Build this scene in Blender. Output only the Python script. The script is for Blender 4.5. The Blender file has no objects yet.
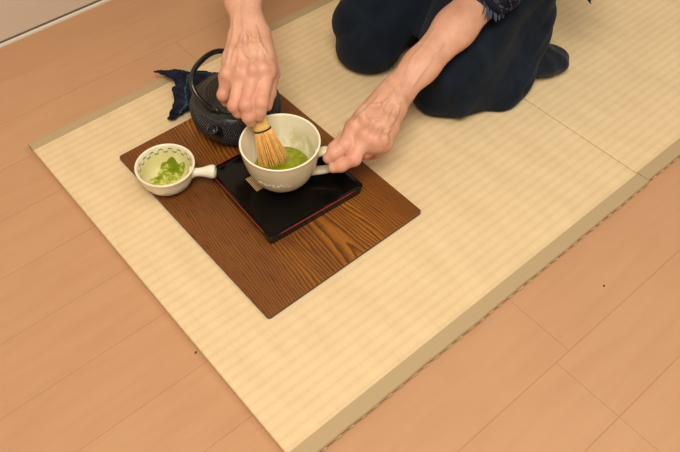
import bpy, math, random
import numpy as np
from mathutils import Vector, Matrix
random.seed(4)
rng = np.random.RandomState(7)
scene = bpy.context.scene
col = scene.collection
PI = math.pi

# ------------------------------------------------------------------ nodes
class NT:
    def __init__(s, name):
        s.m = bpy.data.materials.new(name); s.m.use_nodes = True
        s.t = s.m.node_tree; s.t.nodes.clear()
        s.out = s.t.nodes.new('ShaderNodeOutputMaterial')
        s.b = s.t.nodes.new('ShaderNodeBsdfPrincipled')
        s.t.links.new(s.b.outputs[0], s.out.inputs[0])
    def set(s, sock, v):
        if isinstance(v, bpy.types.NodeSocket): s.t.links.new(v, sock)
        elif isinstance(v, (tuple, list)) and len(v) == 3 and sock.type == 'RGBA': sock.default_value = (*v, 1)
        else: sock.default_value = v
    def inp(s, name, v): s.set(s.b.inputs[name], v)
    def n(s, typ, **kw):
        nd = s.t.nodes.new(typ)
        for k, v in kw.items(): setattr(nd, k, v)
        return nd
    def math(s, op, a, b=0.0, c=0.0, clamp=False):
        nd = s.n('ShaderNodeMath', operation=op); nd.use_clamp = clamp
        s.set(nd.inputs[0], a); s.set(nd.inputs[1], b); s.set(nd.inputs[2], c)
        return nd.outputs[0]
    def coords(s):
        return s.n('ShaderNodeTexCoord').outputs['Object']
    def xyz(s, v=None):
        nd = s.n('ShaderNodeSeparateXYZ'); s.set(nd.inputs[0], v if v is not None else s.coords())
        return nd.outputs
    def comb(s, x, y, z):
        nd = s.n('ShaderNodeCombineXYZ')
        for i, v in enumerate((x, y, z)): s.set(nd.inputs[i], v)
        return nd.outputs[0]
    def scale(s, v, sc):
        nd = s.n('ShaderNodeMapping'); s.set(nd.inputs[0], v); nd.inputs['Scale'].default_value = sc
        return nd.outputs[0]
    def noise(s, v, sc, det=3, rough=.5, dist=0):
        nd = s.n('ShaderNodeTexNoise'); s.set(nd.inputs['Vector'], v)
        nd.inputs['Scale'].default_value = sc; nd.inputs['Detail'].default_value = det
        nd.inputs['Roughness'].default_value = rough; nd.inputs['Distortion'].default_value = dist
        return nd.outputs[0]
    def ramp(s, f, stops):
        nd = s.n('ShaderNodeValToRGB'); s.set(nd.inputs[0], f)
        el = nd.color_ramp.elements
        while len(el) < len(stops): el.new(.5)
        for e, (p, c) in zip(el, stops):
            e.position = p; e.color = (*c, 1) if isinstance(c, (tuple, list)) else (c, c, c, 1)
        return nd.outputs[0]
    def mix(s, f, a, b, mode='MIX'):
        nd = s.n('ShaderNodeMix', data_type='RGBA', blend_type=mode)
        s.set(nd.inputs[0], f); s.set(nd.inputs[6], a); s.set(nd.inputs[7], b)
        return nd.outputs[2]
    def bump(s, h, strength=.3, dist=.001):
        nd = s.n('ShaderNodeBump'); nd.inputs['Strength'].default_value = strength
        nd.inputs['Distance'].default_value = dist; s.set(nd.inputs['Height'], h)
        s.set(s.b.inputs['Normal'], nd.outputs[0])
    def smooth(s, v, lo, hi, a=0., b=1.):
        nd = s.n('ShaderNodeMapRange', interpolation_type='SMOOTHSTEP'); s.set(nd.inputs[0], v)
        nd.inputs[1].default_value = lo; nd.inputs[2].default_value = hi
        nd.inputs[3].default_value = a; nd.inputs[4].default_value = b
        return nd.outputs[0]

def simple(name, c, rough=.5, var=.12, sc=60, bump=0, spec=.5, metal=0, **kw):
    t = NT(name); v = t.coords(); nz = t.noise(v, sc, 4)
    lo = tuple(x * (1 - var) for x in c); hi = tuple(min(1, x * (1 + var)) for x in c)
    t.inp('Base Color', t.ramp(nz, [(.3, lo), (.7, hi)])); t.inp('Roughness', rough)
    t.inp('Specular IOR Level', spec); t.inp('Metallic', metal)
    if bump: t.bump(nz, bump, .001)
    for k, x in kw.items(): t.inp(k, x)
    return t.m

# ------------------------------------------------------------------ objects
def tag(o, label=None, cat=None, group=None, kind=None):
    if label: o['label'] = label
    if cat: o['category'] = cat
    if group: o['group'] = group
    if kind: o['kind'] = kind
    return o
def thing(name, loc, label, cat, rz=0, group=None):
    o = bpy.data.objects.new(name, None); col.objects.link(o); o.location = loc; o.rotation_euler = (0, 0, rz)
    o.empty_display_size = .02
    return tag(o, label, cat, group)
def mesh(name, V, F, mat, parent=None, loc=(0, 0, 0), smooth=True, attrs=None):
    me = bpy.data.meshes.new(name)
    V = np.asarray(V, dtype=np.float32)
    if isinstance(F, np.ndarray) and F.ndim == 2:
        k = F.shape[1]
        me.vertices.add(len(V)); me.vertices.foreach_set('co', V.ravel())
        me.loops.add(F.size); me.loops.foreach_set('vertex_index', F.ravel().astype(np.int32))
        me.polygons.add(len(F)); me.polygons.foreach_set('loop_start', np.arange(0, F.size, k, dtype=np.int32))
    else:
        me.from_pydata([tuple(map(float, v)) for v in V], [], [tuple(map(int, f)) for f in F])
    me.update(calc_edges=True); me.validate()
    me.polygons.foreach_set('use_smooth', [smooth] * len(me.polygons))
    if attrs:
        for an, av in attrs.items():
            a = me.attributes.new(an, 'FLOAT', 'POINT'); a.data.foreach_set('value', np.asarray(av, dtype=np.float32))
    me.materials.append(mat)
    o = bpy.data.objects.new(name, me); col.objects.link(o); o.location = loc
    if parent: o.parent = parent
    return o
class MB:
    def __init__(s): s.V = []; s.F = []
    def add(s, V, F):
        b = len(s.V); s.V += [tuple(v) for v in V]; s.F += [tuple(i + b for i in f) for f in F]
        return s
    def box(s, x0, x1, y0, y1, z0, z1):
        return s.add([(x, y, z) for z in (z0, z1) for y in (y0, y1) for x in (x0, x1)],
                     [(0, 2, 3, 1), (4, 5, 7, 6), (0, 1, 5, 4), (2, 6, 7, 3), (0, 4, 6, 2), (1, 3, 7, 5)])
    def prism(s, loops):   # stacked closed loops (lists of xyz), capped
        n = len(loops[0]); V = [p for l in loops for p in l]; F = []
        for k in range(len(loops) - 1):
            for i in range(n):
                j = (i + 1) % n; F.append((k * n + i, k * n + j, (k + 1) * n + j, (k + 1) * n + i))
        F.append(tuple(range(n))[::-1]); F.append(tuple((len(loops) - 1) * n + i for i in range(n)))
        return s.add(V, F)
    def tube(s, pts, rad, seg=10, closed=False, flat=1.0, updir=None):
        pts = [np.array(p, float) for p in pts]; n = len(pts)
        if not hasattr(rad, '__len__'): rad = [rad] * n
        V = []; F = []; pn = None; tp = None
        for i, p in enumerate(pts):
            if closed: t = pts[(i + 1) % n] - pts[i - 1]
            else: t = pts[min(i + 1, n - 1)] - pts[max(i - 1, 0)]
            t = t / (np.linalg.norm(t) + 1e-12)
            if tp is not None and t @ tp < 0: t = -t
            tp = t
            if pn is None:
                a = np.array(updir if updir is not None else ([0, 0, 1] if abs(t[2]) < .9 else [1, 0, 0]), float)
            else: a = pn
            nn = a - t * (a @ t); nn /= np.linalg.norm(nn) + 1e-12; pn = nn
            bb = np.cross(t, nn)
            for k in range(seg):
                an = 2 * PI * k / seg
                V.append(p + rad[i] * (math.cos(an) * nn * flat + math.sin(an) * bb))
        m = n if closed else n - 1
        for i in range(m):
            for k in range(seg):
                k2 = (k + 1) % seg; j = (i + 1) % n
                F.append((i * seg + k, i * seg + k2, j * seg + k2, j * seg + k))
        if not closed:
            F.append(tuple(range(seg))[::-1]); F.append(tuple((n - 1) * seg + k for k in range(seg)))
        return s.add(V, F)
    def lathe(s, prof, seg=64, closed=False):
        V = []; F = []; idx = []
        for r, z in prof:
            if r < 1e-6: idx.append([len(V)] * seg); V.append((0, 0, z))
            else:
                idx.append([len(V) + k for k in range(seg)])
                V += [(r * math.cos(2 * PI * k / seg), r * math.sin(2 * PI * k / seg), z) for k in range(seg)]
        m = len(prof)
        for i in range(m if closed else m - 1):
            a = idx[i]; b = idx[(i + 1) % m]
            for k in range(seg):
                k2 = (k + 1) % seg; f = [a[k], a[k2], b[k2], b[k]]
                g = []
                for q in f:
                    if q not in g: g.append(q)
                if len(g) > 2: F.append(tuple(g))
        return s.add(V, F)
    def xf(s, M):
        s.V = [tuple(M @ Vector(v)) for v in s.V]; return s
    def build(s, name, mat, parent=None, loc=(0, 0, 0), smooth=True, bevel=0, seg=2, kind=None):
        o = mesh(name, s.V, s.F, mat, parent, loc, smooth)
        if bevel:
            b = o.modifiers.new('b', 'BEVEL'); b.width = bevel; b.segments = seg; b.limit_method = 'ANGLE'; b.angle_limit = math.radians(35)
            b.harden_normals = True
        if kind: o['kind'] = kind
        return o
def catmull(P, n=8, closed=False):
    P = [np.array(p, float) for p in P]; out = []; N = len(P)
    rg = range(N if closed else N - 1)
    g = (lambda i: P[i % N]) if closed else (lambda i: P[min(max(i, 0), N - 1)])
    for i in rg:
        a, b, c, d = g(i - 1), g(i), g(i + 1), g(i + 2)
        for k in range(n):
            t = k / n
            out.append(.5 * ((2 * b) + (c - a) * t + (2 * a - 5 * b + 4 * c - d) * t * t + (-a + 3 * b - 3 * c + d) * t ** 3))
    if not closed: out.append(P[-1])
    return out
def rrect(x0, x1, y0, y1, r, z, n=5):
    L = []
    for cx, cy, a0 in ((x1 - r, y1 - r, 0), (x0 + r, y1 - r, 90), (x0 + r, y0 + r, 180), (x1 - r, y0 + r, 270)):
        for k in range(n + 1):
            a = math.radians(a0 + 90 * k / n); L.append((cx + r * math.cos(a), cy + r * math.sin(a), z))
    return L

# ------------------------------------------------------------------ implicit surfaces -> one continuous skin
class Field:
    def __init__(s, lo, hi, h):
        s.lo = np.array(lo, float); s.h = h
        s.n = np.ceil((np.array(hi) - s.lo) / h).astype(int) + 1
        s.D = np.full(tuple(s.n), 1.0, np.float32)
        s.ax = [s.lo[i] + h * np.arange(s.n[i]) for i in range(3)]
    def region(s, pmin, pmax, pad):
        a = np.maximum(np.floor((np.array(pmin) - pad - s.lo) / s.h).astype(int), 0)
        b = np.minimum(np.ceil((np.array(pmax) + pad - s.lo) / s.h).astype(int) + 1, s.n)
        if (b <= a).any(): return None, None
        sl = tuple(slice(a[i], b[i]) for i in range(3))
        G = np.meshgrid(*[s.ax[i][sl[i]] for i in range(3)], indexing='ij')
        return sl, np.stack(G, -1)
    def blend(s, sl, d, k):
        D = s.D[sl]
        if k <= 0: s.D[sl] = np.minimum(D, d); return
        hh = np.maximum(k - np.abs(D - d), 0) / k
        s.D[sl] = np.minimum(D, d) - hh * hh * k * .25
    def carve(s, sl, d, k):
        D = s.D[sl]; hh = np.maximum(k - np.abs(D + d), 0) / k
        s.D[sl] = np.maximum(D, -d) + hh * hh * k * .25
    def capd(s, X, a, b, ra, rb, nrm=None, flat=1.0):
        a = np.array(a, float); b = np.array(b, float); ab = b - a; v = X - a
        t = np.clip((v @ ab) / (ab @ ab + 1e-12), 0, 1)
        w = v - t[..., None] * ab
        if nrm is not None:
            q = w @ nrm; w = w + (q * (1 / flat - 1))[..., None] * nrm
        return np.linalg.norm(w, axis=-1) - (ra + (rb - ra) * t)
    def cap(s, a, b, ra, rb, k=.01, nrm=None, flat=1.0, op='add'):
        pad = max(ra, rb) + k + 3 * s.h
        sl, X = s.region(np.minimum(a, b), np.maximum(a, b), pad)
        if sl is None: return
        if nrm is not None: nrm = np.array(nrm, float); nrm /= np.linalg.norm(nrm)
        d = s.capd(X, a, b, ra, rb, nrm, flat)
        (s.blend if op == 'add' else s.carve)(sl, d, k)
    def chain(s, P, R, k=.01, **kw):
        for i in range(len(P) - 1): s.cap(P[i], P[i + 1], R[i], R[i + 1], k if i else k, **kw)
    def ell(s, c, r, k=.01, ax=None, op='add'):
        r = np.array(r, float); pad = r.max() + k + 3 * s.h
        sl, X = s.region(c, c, pad)
        if sl is None: return
        v = X - np.array(c, float)
        if ax is not None: v = v @ np.array(ax, float).T
        q = np.linalg.norm(v / r, axis=-1); g = np.linalg.norm(v / (r * r), axis=-1) + 1e-9
        d = q * (q - 1) / g
        (s.blend if op == 'add' else s.carve)(sl, d, k)
    def plane(s, p, n, k=.004):      # keep the side n points away from
        n = np.array(n, float); n /= np.linalg.norm(n)
        G = np.stack(np.meshgrid(*s.ax, indexing='ij'), -1)
        d = ((G - np.array(p)) @ n).astype(np.float32)
        hh = np.maximum(k - np.abs(s.D - d), 0) / k
        s.D = np.maximum(s.D, d) + hh * hh * k * .25
    def mesh(s):
        D = s.D; ins = D < 0
        n0, n1, n2 = D.shape
        cin = np.zeros((n0 - 1, n1 - 1, n2 - 1), np.int8)
        offs = [(i, j, k) for i in (0, 1) for j in (0, 1) for k in (0, 1)]
        def cr(A, o): return A[o[0]:n0 - 1 + o[0], o[1]:n1 - 1 + o[1], o[2]:n2 - 1 + o[2]]
        for o in offs: cin += cr(ins, o)
        act = (cin > 0) & (cin < 8); ci = np.argwhere(act)
        vid = np.full(act.shape, -1, np.int64); vid[act] = np.arange(len(ci))
        acc = np.zeros((len(ci), 3)); cnt = np.zeros(len(ci))
        vals = {o: D[ci[:, 0] + o[0], ci[:, 1] + o[1], ci[:, 2] + o[2]] for o in offs}
        for o in offs:
            for ax in range(3):
                if o[ax]: continue
                p = list(o); p[ax] = 1; p = tuple(p)
                a, b = vals[o], vals[p]; m = (a < 0) != (b < 0)
                t = np.where(m, a / np.where(m, a - b, 1), 0)
                pos = np.array(o, float)[None] + np.zeros((len(ci), 1)); pos[:, ax] += t
                acc[m] += pos[m]; cnt[m] += 1
        V = (ci + acc / cnt[:, None]) * s.h + s.lo
        Fs = []
        for ax in range(3):
            u, v = (ax + 1) % 3, (ax + 2) % 3
            A = np.take(ins, np.arange(D.shape[ax] - 1), ax); B = np.take(ins, np.arange(1, D.shape[ax]), ax)
            e = np.argwhere(A != B)
            e = e[(e[:, u] > 0) & (e[:, v] > 0) & (e[:, u] < D.shape[u] - 1) & (e[:, v] < D.shape[v] - 1)]
            up = A[e[:, 0], e[:, 1], e[:, 2]]
            du = np.zeros(3, int); du[u] = 1; dv = np.zeros(3, int); dv[v] = 1
            q = [vid[tuple((e - x).T)] for x in (du + dv, dv, 0 * du, du)]
            Q = np.stack(q, 1); Q[~up] = Q[~up][:, ::-1]
            Fs.append(Q)
        return V, np.concatenate(Fs)
def relax(V, F, it=2, lam=.5):
    V = V.copy(); E = np.concatenate([F[:, [0, 1]], F[:, [1, 2]], F[:, [2, 3]], F[:, [3, 0]]])
    E = np.concatenate([E, E[:, ::-1]])
    deg = np.bincount(E[:, 0], minlength=len(V))[:, None].astype(float)
    for _ in range(it):
        for l in (lam, -lam * .92):
            S = np.stack([np.bincount(E[:, 0], V[E[:, 1], i], minlength=len(V)) for i in range(3)], 1)
            V += l * (S / np.maximum(deg, 1) - V)
    return V

# ================================================================== MATERIALS
def mat_floor():
    t = NT('floorboard'); x, y, z = t.xyz()
    wv = t.comb(t.math('MULTIPLY', x, 2.2), t.math('MULTIPLY', y, 16), z)
    g = t.noise(wv, 3, 5, .55, .6)
    mott = t.noise(t.coords(), 4.5, 4, .6)
    row = t.math('FLOOR', t.math('DIVIDE', t.math('SUBTRACT', y, .571), .1155))
    tone = t.n('ShaderNodeTexWhiteNoise', noise_dimensions='1D'); t.set(tone.inputs['W'], row)
    f = t.math('ADD', t.math('MULTIPLY', g, .55), t.math('ADD', t.math('MULTIPLY', mott, .35), t.math('MULTIPLY', tone.outputs[0], .12)))
    c = t.ramp(f, [(.25, FLOOR_LO), (.78, FLOOR_HI)])
    # board joints: straight lines every 115.5 mm
    fr = t.math('FRACT', t.math('DIVIDE', t.math('SUBTRACT', y, .571), .1155))
    dl = t.math('MULTIPLY', t.math('MINIMUM', fr, t.math('SUBTRACT', 1., fr)), .1155)
    line = t.math('MULTIPLY', t.smooth(dl, .0003, .0010, 1., 0.), t.math('MULTIPLY', t.math('LESS_THAN', y, .98), t.math('GREATER_THAN', t.math('ABSOLUTE', t.math('ADD', y, .0065)), .03)))
    # butt joints between boards
    tot = None
    for xj, y0, y1 in JOINTS:
        a = t.smooth(t.math('ABSOLUTE', t.math('SUBTRACT', x, xj)), .0003, .0010, 1., 0.)
        b = t.math('MULTIPLY', t.math('GREATER_THAN', y, y0), t.math('LESS_THAN', y, y1))
        ab = t.math('MULTIPLY', a, b); tot = ab if tot is None else t.math('MAXIMUM', tot, ab)
    allj = t.math('MAXIMUM', line, tot)
    t.inp('Base Color', t.mix(t.math('MULTIPLY', allj, .36), c, (.28, .12, .05)))
    t.inp('Roughness', .42); t.inp('Specular IOR Level', .35)
    t.bump(t.math('SUBTRACT', t.math('MULTIPLY', g, .06), allj), .5, .0008)
    return t.m
FLOOR_LO = (.47, .245, .122); FLOOR_HI = (.545, .305, .160)
JOINTS = [(.389, .802, .9175), (.4025, -.353, -.122), (.434, -.122, -.0065), (-.75, .34, .4555), (-.75, -.12, .109), (1.45, -.47, -.353)]
def mat_tatami():
    t = NT('rush_weave'); x, y, z = t.xyz()
    wob = t.math('MULTIPLY', t.math('SUBTRACT', t.noise(t.comb(t.math('MULTIPLY', x, .5), y, z), 40, 2), .5), .0022)
    ph = t.math('MULTIPLY', t.math('ADD', y, wob), 2 * PI / .0172)
    rib = t.math('POWER', t.math('ADD', t.math('MULTIPLY', t.math('SINE', ph), .5), .5), .45)
    rush = t.noise(t.comb(t.math('MULTIPLY', x, 900), t.math('MULTIPLY', y, 40), z), 1, 2)
    cross = t.noise(t.comb(t.math('MULTIPLY', x, 350), t.math('MULTIPLY', y, 350), z), 1, 2)
    patch = t.noise(t.comb(t.math('MULTIPLY', x, 30), t.math('MULTIPLY', y, 9), z), 1, 3)
    f = t.math('ADD', t.math('ADD', t.math('MULTIPLY', rib, .13), t.math('MULTIPLY', rush, .26)),
               t.math('ADD', t.math('MULTIPLY', patch, .34), t.math('MULTIPLY', cross, .2)))
    t.inp('Base Color', t.ramp(f, [(.25, TAT_LO), (.75, TAT_HI)]))
    t.inp('Roughness', .6); t.inp('Specular IOR Level', .25)
    t.bump(t.math('ADD', rib, t.math('MULTIPLY', rush, .5)), .38, .0005)
    return t.m
TAT_LO = (.60, .435, .235); TAT_HI = (.81, .625, .375)
def mat_tape():
    t = NT('tape_cloth'); x, y, z = t.xyz()
    w = t.noise(t.comb(t.math('MULTIPLY', x, 900), t.math('MULTIPLY', y, 900), t.math('MULTIPLY', z, 900)), 1, 2)
    t.inp('Base Color', t.ramp(w, [(.3, (.40, .285, .150)), (.7, (.48, .355, .20))]))
    t.inp('Roughness', .75); t.inp('Specular IOR Level', .2); t.bump(w, .3, .0005)
    return t.m
def mat_oak():
    t = NT('stained_oak'); x, y, z = t.xyz()
    # x runs across the board, y along the grain; the middle shows tall cathedral figure
    low = t.noise(t.comb(t.math('MULTIPLY', x, 7), t.math('MULTIPLY', y, 1.7), 0.3), 1, 2, .5)
    mid = t.noise(t.comb(t.math('MULTIPLY', x, 26), t.math('MULTIPLY', y, 6), 1.3), 1, 3)
    cen = t.math('SUBTRACT', x, .02)
    cath = t.math('MULTIPLY', t.math('POWER', t.math('ABSOLUTE', cen), 1.3), 105)
    yy = t.math('MULTIPLY', t.math('ADD', y, .1), 7.5)
    ring = t.math('ADD', t.math('ADD', cath, yy), t.math('ADD', t.math('MULTIPLY', low, 4.2), t.math('MULTIPLY', mid, 1.1)))
    fr = t.math('FRACT', t.math('MULTIPLY', ring, 2.9))
    saw = t.smooth(fr, .15, .9, 0., 1.)
    saw = t.math('MULTIPLY', saw, t.smooth(fr, .93, 1., 1., 0.))
    pores = t.noise(t.comb(t.math('MULTIPLY', x, 620), t.math('MULTIPLY', y, 26), 0.), 1, 3, .6)
    pm = t.smooth(pores, .52, .66, 0., 1.)
    side = t.smooth(t.math('ABSOLUTE', cen), .05, .13, 0., 1.)
    dark = t.math('ADD', t.math('MULTIPLY', saw, t.math('SUBTRACT', .85, t.math('MULTIPLY', side, .12))), t.math('MULTIPLY', pm, .5), clamp=True)
    blot = t.noise(t.comb(t.math('MULTIPLY', x, 11), t.math('MULTIPLY', y, 5), .7), 1, 3)
    base = t.ramp(blot, [(.3, (.185, .057, .009)), (.7, (.37, .130, .014))])
    base = t.mix(t.math('MULTIPLY', side, .6), base, (.165, .054, .013))
    t.inp('Base Color', t.mix(t.math('MULTIPLY', dark, .85), base, (.036, .010, .005)))
    t.inp('Roughness', t.math('ADD', .36, t.math('MULTIPLY', pm, .2))); t.inp('Specular IOR Level', .3)
    t.bump(t.math('SUBTRACT', 1., dark), .25, .0004)
    return t.m
def mat_skin():
    t = NT('skin'); v = t.coords()
    big = t.noise(v, 28, 4, .6); fine = t.noise(v, 330, 3, .6)
    a = t.n('ShaderNodeAttribute', attribute_name='flush'); vn = t.n('ShaderNodeAttribute', attribute_name='vein')
    c = t.ramp(big, [(.3, (.60, .295, .185)), (.7, (.72, .395, .26))])
    c = t.mix(t.math('MULTIPLY', a.outputs['Fac'], .6), c, (.62, .21, .145))
    c = t.mix(t.math('MULTIPLY', vn.outputs['Fac'], .22), c, (.36, .24, .22))
    c = t.mix(t.math('MULTIPLY', t.smooth(fine, .55, .75, 0., 1.), .18), c, (.50, .21, .13))
    t.inp('Base Color', c); t.inp('Roughness', .48); t.inp('Specular IOR Level', .35)
    t.inp('Subsurface Weight', .12); t.inp('Subsurface Radius', (.012, .004, .002)); t.inp('Subsurface Scale', .3)
    cre = t.noise(t.scale(v, (1, 1, 1)), 190, 5, .65, .8)
    t.bump(cre, .35, .0012)
    return t.m
def mat_cloth(name, lo, hi, sc=14, weave=1400, rough=.85, sheen=.15):
    t = NT(name); v = t.coords(); n1 = t.noise(v, sc, 5, .65, .4)
    w = t.n('ShaderNodeTexVoronoi'); t.set(w.inputs['Vector'], v); w.inputs['Scale'].default_value = weave
    t.inp('Base Color', t.ramp(n1, [(.3, lo), (.72, hi)])); t.inp('Roughness', rough); t.inp('Specular IOR Level', .12)
    t.inp('Sheen Weight', sheen); t.inp('Sheen Roughness', .5)
    t.bump(t.math('ADD', w.outputs['Distance'], t.math('MULTIPLY', n1, 3.)), .35, .0010)
    return t.m
def mat_shirt():
    t = NT('stitched_shirt_cloth'); x, y, z = t.xyz()
    u = t.math('ADD', x, t.math('MULTIPLY', z, .6)); w = t.math('SUBTRACT', y, t.math('MULTIPLY', z, .5))
    def gr(a, p, wd):
        f = t.math('FRACT', t.math('DIVIDE', a, p)); return t.smooth(t.math('MINIMUM', f, t.math('SUBTRACT', 1., f)), wd, wd * 1.6, 1., 0.)
    dash = t.math('GREATER_THAN', t.math('FRACT', t.math('DIVIDE', w, .006)), .45)
    dash2 = t.math('GREATER_THAN', t.math('FRACT', t.math('DIVIDE', u, .006)), .45)
    g = t.math('MAXIMUM', t.math('MULTIPLY', gr(u, .017, .05), dash), t.math('MULTIPLY', gr(w, .021, .05), dash2))
    n1 = t.noise(t.coords(), 30, 3)
    base = t.ramp(n1, [(.35, (.008, .010, .025)), (.65, (.022, .032, .070))])
    t.inp('Base Color', t.mix(t.math('MULTIPLY', g, .7), base, (.13, .16, .24)))
    t.inp('Roughness', .85); t.inp('Specular IOR Level', .1); t.bump(n1, .4, .002)
    return t.m
def mat_kettle_cloth():
    t = NT('indigo_patchwork'); v = t.coords(); n1 = t.noise(v, 45, 4, .6)
    t.inp('Base Color', t.ramp(n1, [(.35, (.006, .006, .012)), (.68, (.022, .026, .050))]))
    t.inp('Roughness', .9); t.inp('Specular IOR Level', .08); t.bump(t.noise(v, 500, 3), .5, .0015)
    return t.m
def mat_bowl():
    t = NT('painted_cream_glaze'); x, y, z = t.xyz()
    th = t.math('ARCTAN2', y, x); r = t.math('SQRT', t.math('ADD', t.math('MULTIPLY', x, x), t.math('MULTIPLY', y, y)))
    # inner scroll band just under the rim
    w1 = t.math('MULTIPLY', t.math('SINE', t.math('ADD', t.math('MULTIPLY', th, 17), t.math('MULTIPLY', t.math('SINE', t.math('MULTIPLY', th, 34)), 1.1))), .0030)
    d1 = t.math('ABSOLUTE', t.math('SUBTRACT', t.math('SUBTRACT', z, .0375), w1))
    inner = t.smooth(d1, .0008, .0015, 1., 0.)
    a_in = t.n('ShaderNodeAttribute', attribute_name='inside')
    inner = t.math('MULTIPLY', inner, a_in.outputs['Fac'])
    # outer leaf scroll near the foot
    ou = t.math('SUBTRACT', 1., a_in.outputs['Fac'])
    w2 = t.math('MULTIPLY', t.math('SINE', t.math('MULTIPLY', th, 11)), .0045)
    d2 = t.math('ABSOLUTE', t.math('SUBTRACT', t.math('SUBTRACT', z, .017), w2))
    o1 = t.smooth(d2, .0008, .0015, 1., 0.)
    w3 = t.math('MULTIPLY', t.math('SINE', t.math('MULTIPLY', th, 33)), .003)
    d3 = t.math('ABSOLUTE', t.math('SUBTRACT', t.math('SUBTRACT', z, .012), w3))
    o1 = t.math('MULTIPLY', t.math('MAXIMUM', o1, t.smooth(d3, .0006, .0012, 1., 0.)), ou)
    o1 = t.math('MULTIPLY', o1, t.math('LESS_THAN', z, .024))
    n1 = t.noise(t.coords(), 55, 4, .6)
    c = t.ramp(n1, [(.3, (.76, .67, .46)), (.7, (.86, .78, .58))])
    # powder clinging to the inner wall, thicker on the side away from the handle
    cl = t.noise(t.coords(), 42, 5, .7)
    cling = t.math('MULTIPLY', t.smooth(t.math('ADD', cl, t.math('MULTIPLY', t.math('ADD', x, y), 1.2)), .25, .60, 0., 1.), a_in.outputs['Fac'])
    cling = t.math('MULTIPLY', cling, t.smooth(z, .034, .046, 1., 0.))
    c = t.mix(t.math('MULTIPLY', cling, .72), c, (.58, .54, .15))
    c = t.mix(t.math('MULTIPLY', t.math('MAXIMUM', inner, o1), .8), c, (.06, .07, .09))
    t.inp('Base Color', c); t.inp('Roughness', .22); t.inp('Specular IOR Level', .45)
    return t.m
def mat_mug():
    t = NT('cream_stoneware_glaze'); x, y, z = t.xyz(); n1 = t.noise(t.coords(), 30, 3)
    a_in = t.n('ShaderNodeAttribute', attribute_name='inside')
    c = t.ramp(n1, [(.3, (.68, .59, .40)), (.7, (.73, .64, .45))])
    ci = t.ramp(n1, [(.3, (.88, .82, .60)), (.7, (.92, .86, .65))])  # inner tone lightened to make up for the shade inside the cup
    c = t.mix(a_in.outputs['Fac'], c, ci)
    sp = t.noise(t.coords(), 38, 4, .6, .5)
    # thin film of tea splashed above the liquid on the right-hand wall
    m = t.math('MULTIPLY', t.smooth(t.math('ADD', sp, t.math('MULTIPLY', x, 2.6)), .50, .68, 0., 1.), t.smooth(z, .050, .078, 1., 0.))
    m = t.math('MULTIPLY', m, a_in.outputs['Fac'])
    c = t.mix(t.math('MULTIPLY', m, .55), c, (.50, .52, .16))
    t.inp('Base Color', c); t.inp('Roughness', .2); t.inp('Specular IOR Level', .45)
    return t.m
def mat_tea():
    t = NT('matcha_liquid'); v = t.coords(); n1 = t.noise(v, 70, 4, .6, .6); n2 = t.noise(v, 420, 2)
    c = t.ramp(n1, [(.3, (.15, .175, .004)), (.6, (.26, .285, .010)), (.8, (.42, .42, .05))])
    c = t.mix(t.smooth(n2, .68, .73, 0., 1.), c, (.08, .13, .01))
    t.inp('Base Color', c); t.inp('Roughness', .15); t.bump(n1, .2, .001)
    return t.m
def mat_powder():
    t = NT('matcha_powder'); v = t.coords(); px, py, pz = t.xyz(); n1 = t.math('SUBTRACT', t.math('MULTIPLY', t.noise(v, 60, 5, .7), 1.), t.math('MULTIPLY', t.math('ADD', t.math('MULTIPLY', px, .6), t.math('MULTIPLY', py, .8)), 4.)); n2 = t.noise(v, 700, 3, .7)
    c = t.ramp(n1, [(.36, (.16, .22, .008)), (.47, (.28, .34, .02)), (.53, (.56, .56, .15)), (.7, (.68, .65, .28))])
    t.inp('Base Color', c); t.inp('Roughness', .95); t.inp('Specular IOR Level', .05)
    t.bump(t.math('ADD', n2, t.math('MULTIPLY', n1, 2.)), .8, .0015)
    return t.m
def mat_iron():
    t = NT('cast_iron'); n1 = t.noise(t.coords(), 260, 4, .7)
    wa = t.n('ShaderNodeAttribute', attribute_name='worn')
    t.inp('Base Color', t.mix(t.smooth(wa.outputs['Fac'], .35, .8, 0., 1.), t.ramp(n1, [(.3, (.006, .006, .0055)), (.7, (.013, .0125, .011))]), (.085, .078, .066)))
    t.inp('Roughness', .27); t.inp('Specular IOR Level', .55); t.bump(n1, .25, .0004)
    return t.m
def mat_bamboo():
    t = NT('bamboo'); v = t.coords()
    g = t.noise(t.scale(v, (260, 260, 12)), 1, 3, .6)
    t.inp('Base Color', t.ramp(g, [(.3, (.74, .42, .12)), (.7, (.86, .58, .20))])); t.inp('Roughness', .5); t.inp('Specular IOR Level', .3)
    return t.m
def mat_wall():
    t = NT('cream_wallpaper'); n1 = t.noise(t.coords(), 240, 4, .7)
    t.inp('Base Color', t.ramp(n1, [(.3, (.64, .515, .39)), (.7, (.69, .56, .43))])); t.inp('Roughness', .75); t.bump(n1, .2, .001)
    return t.m

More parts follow.
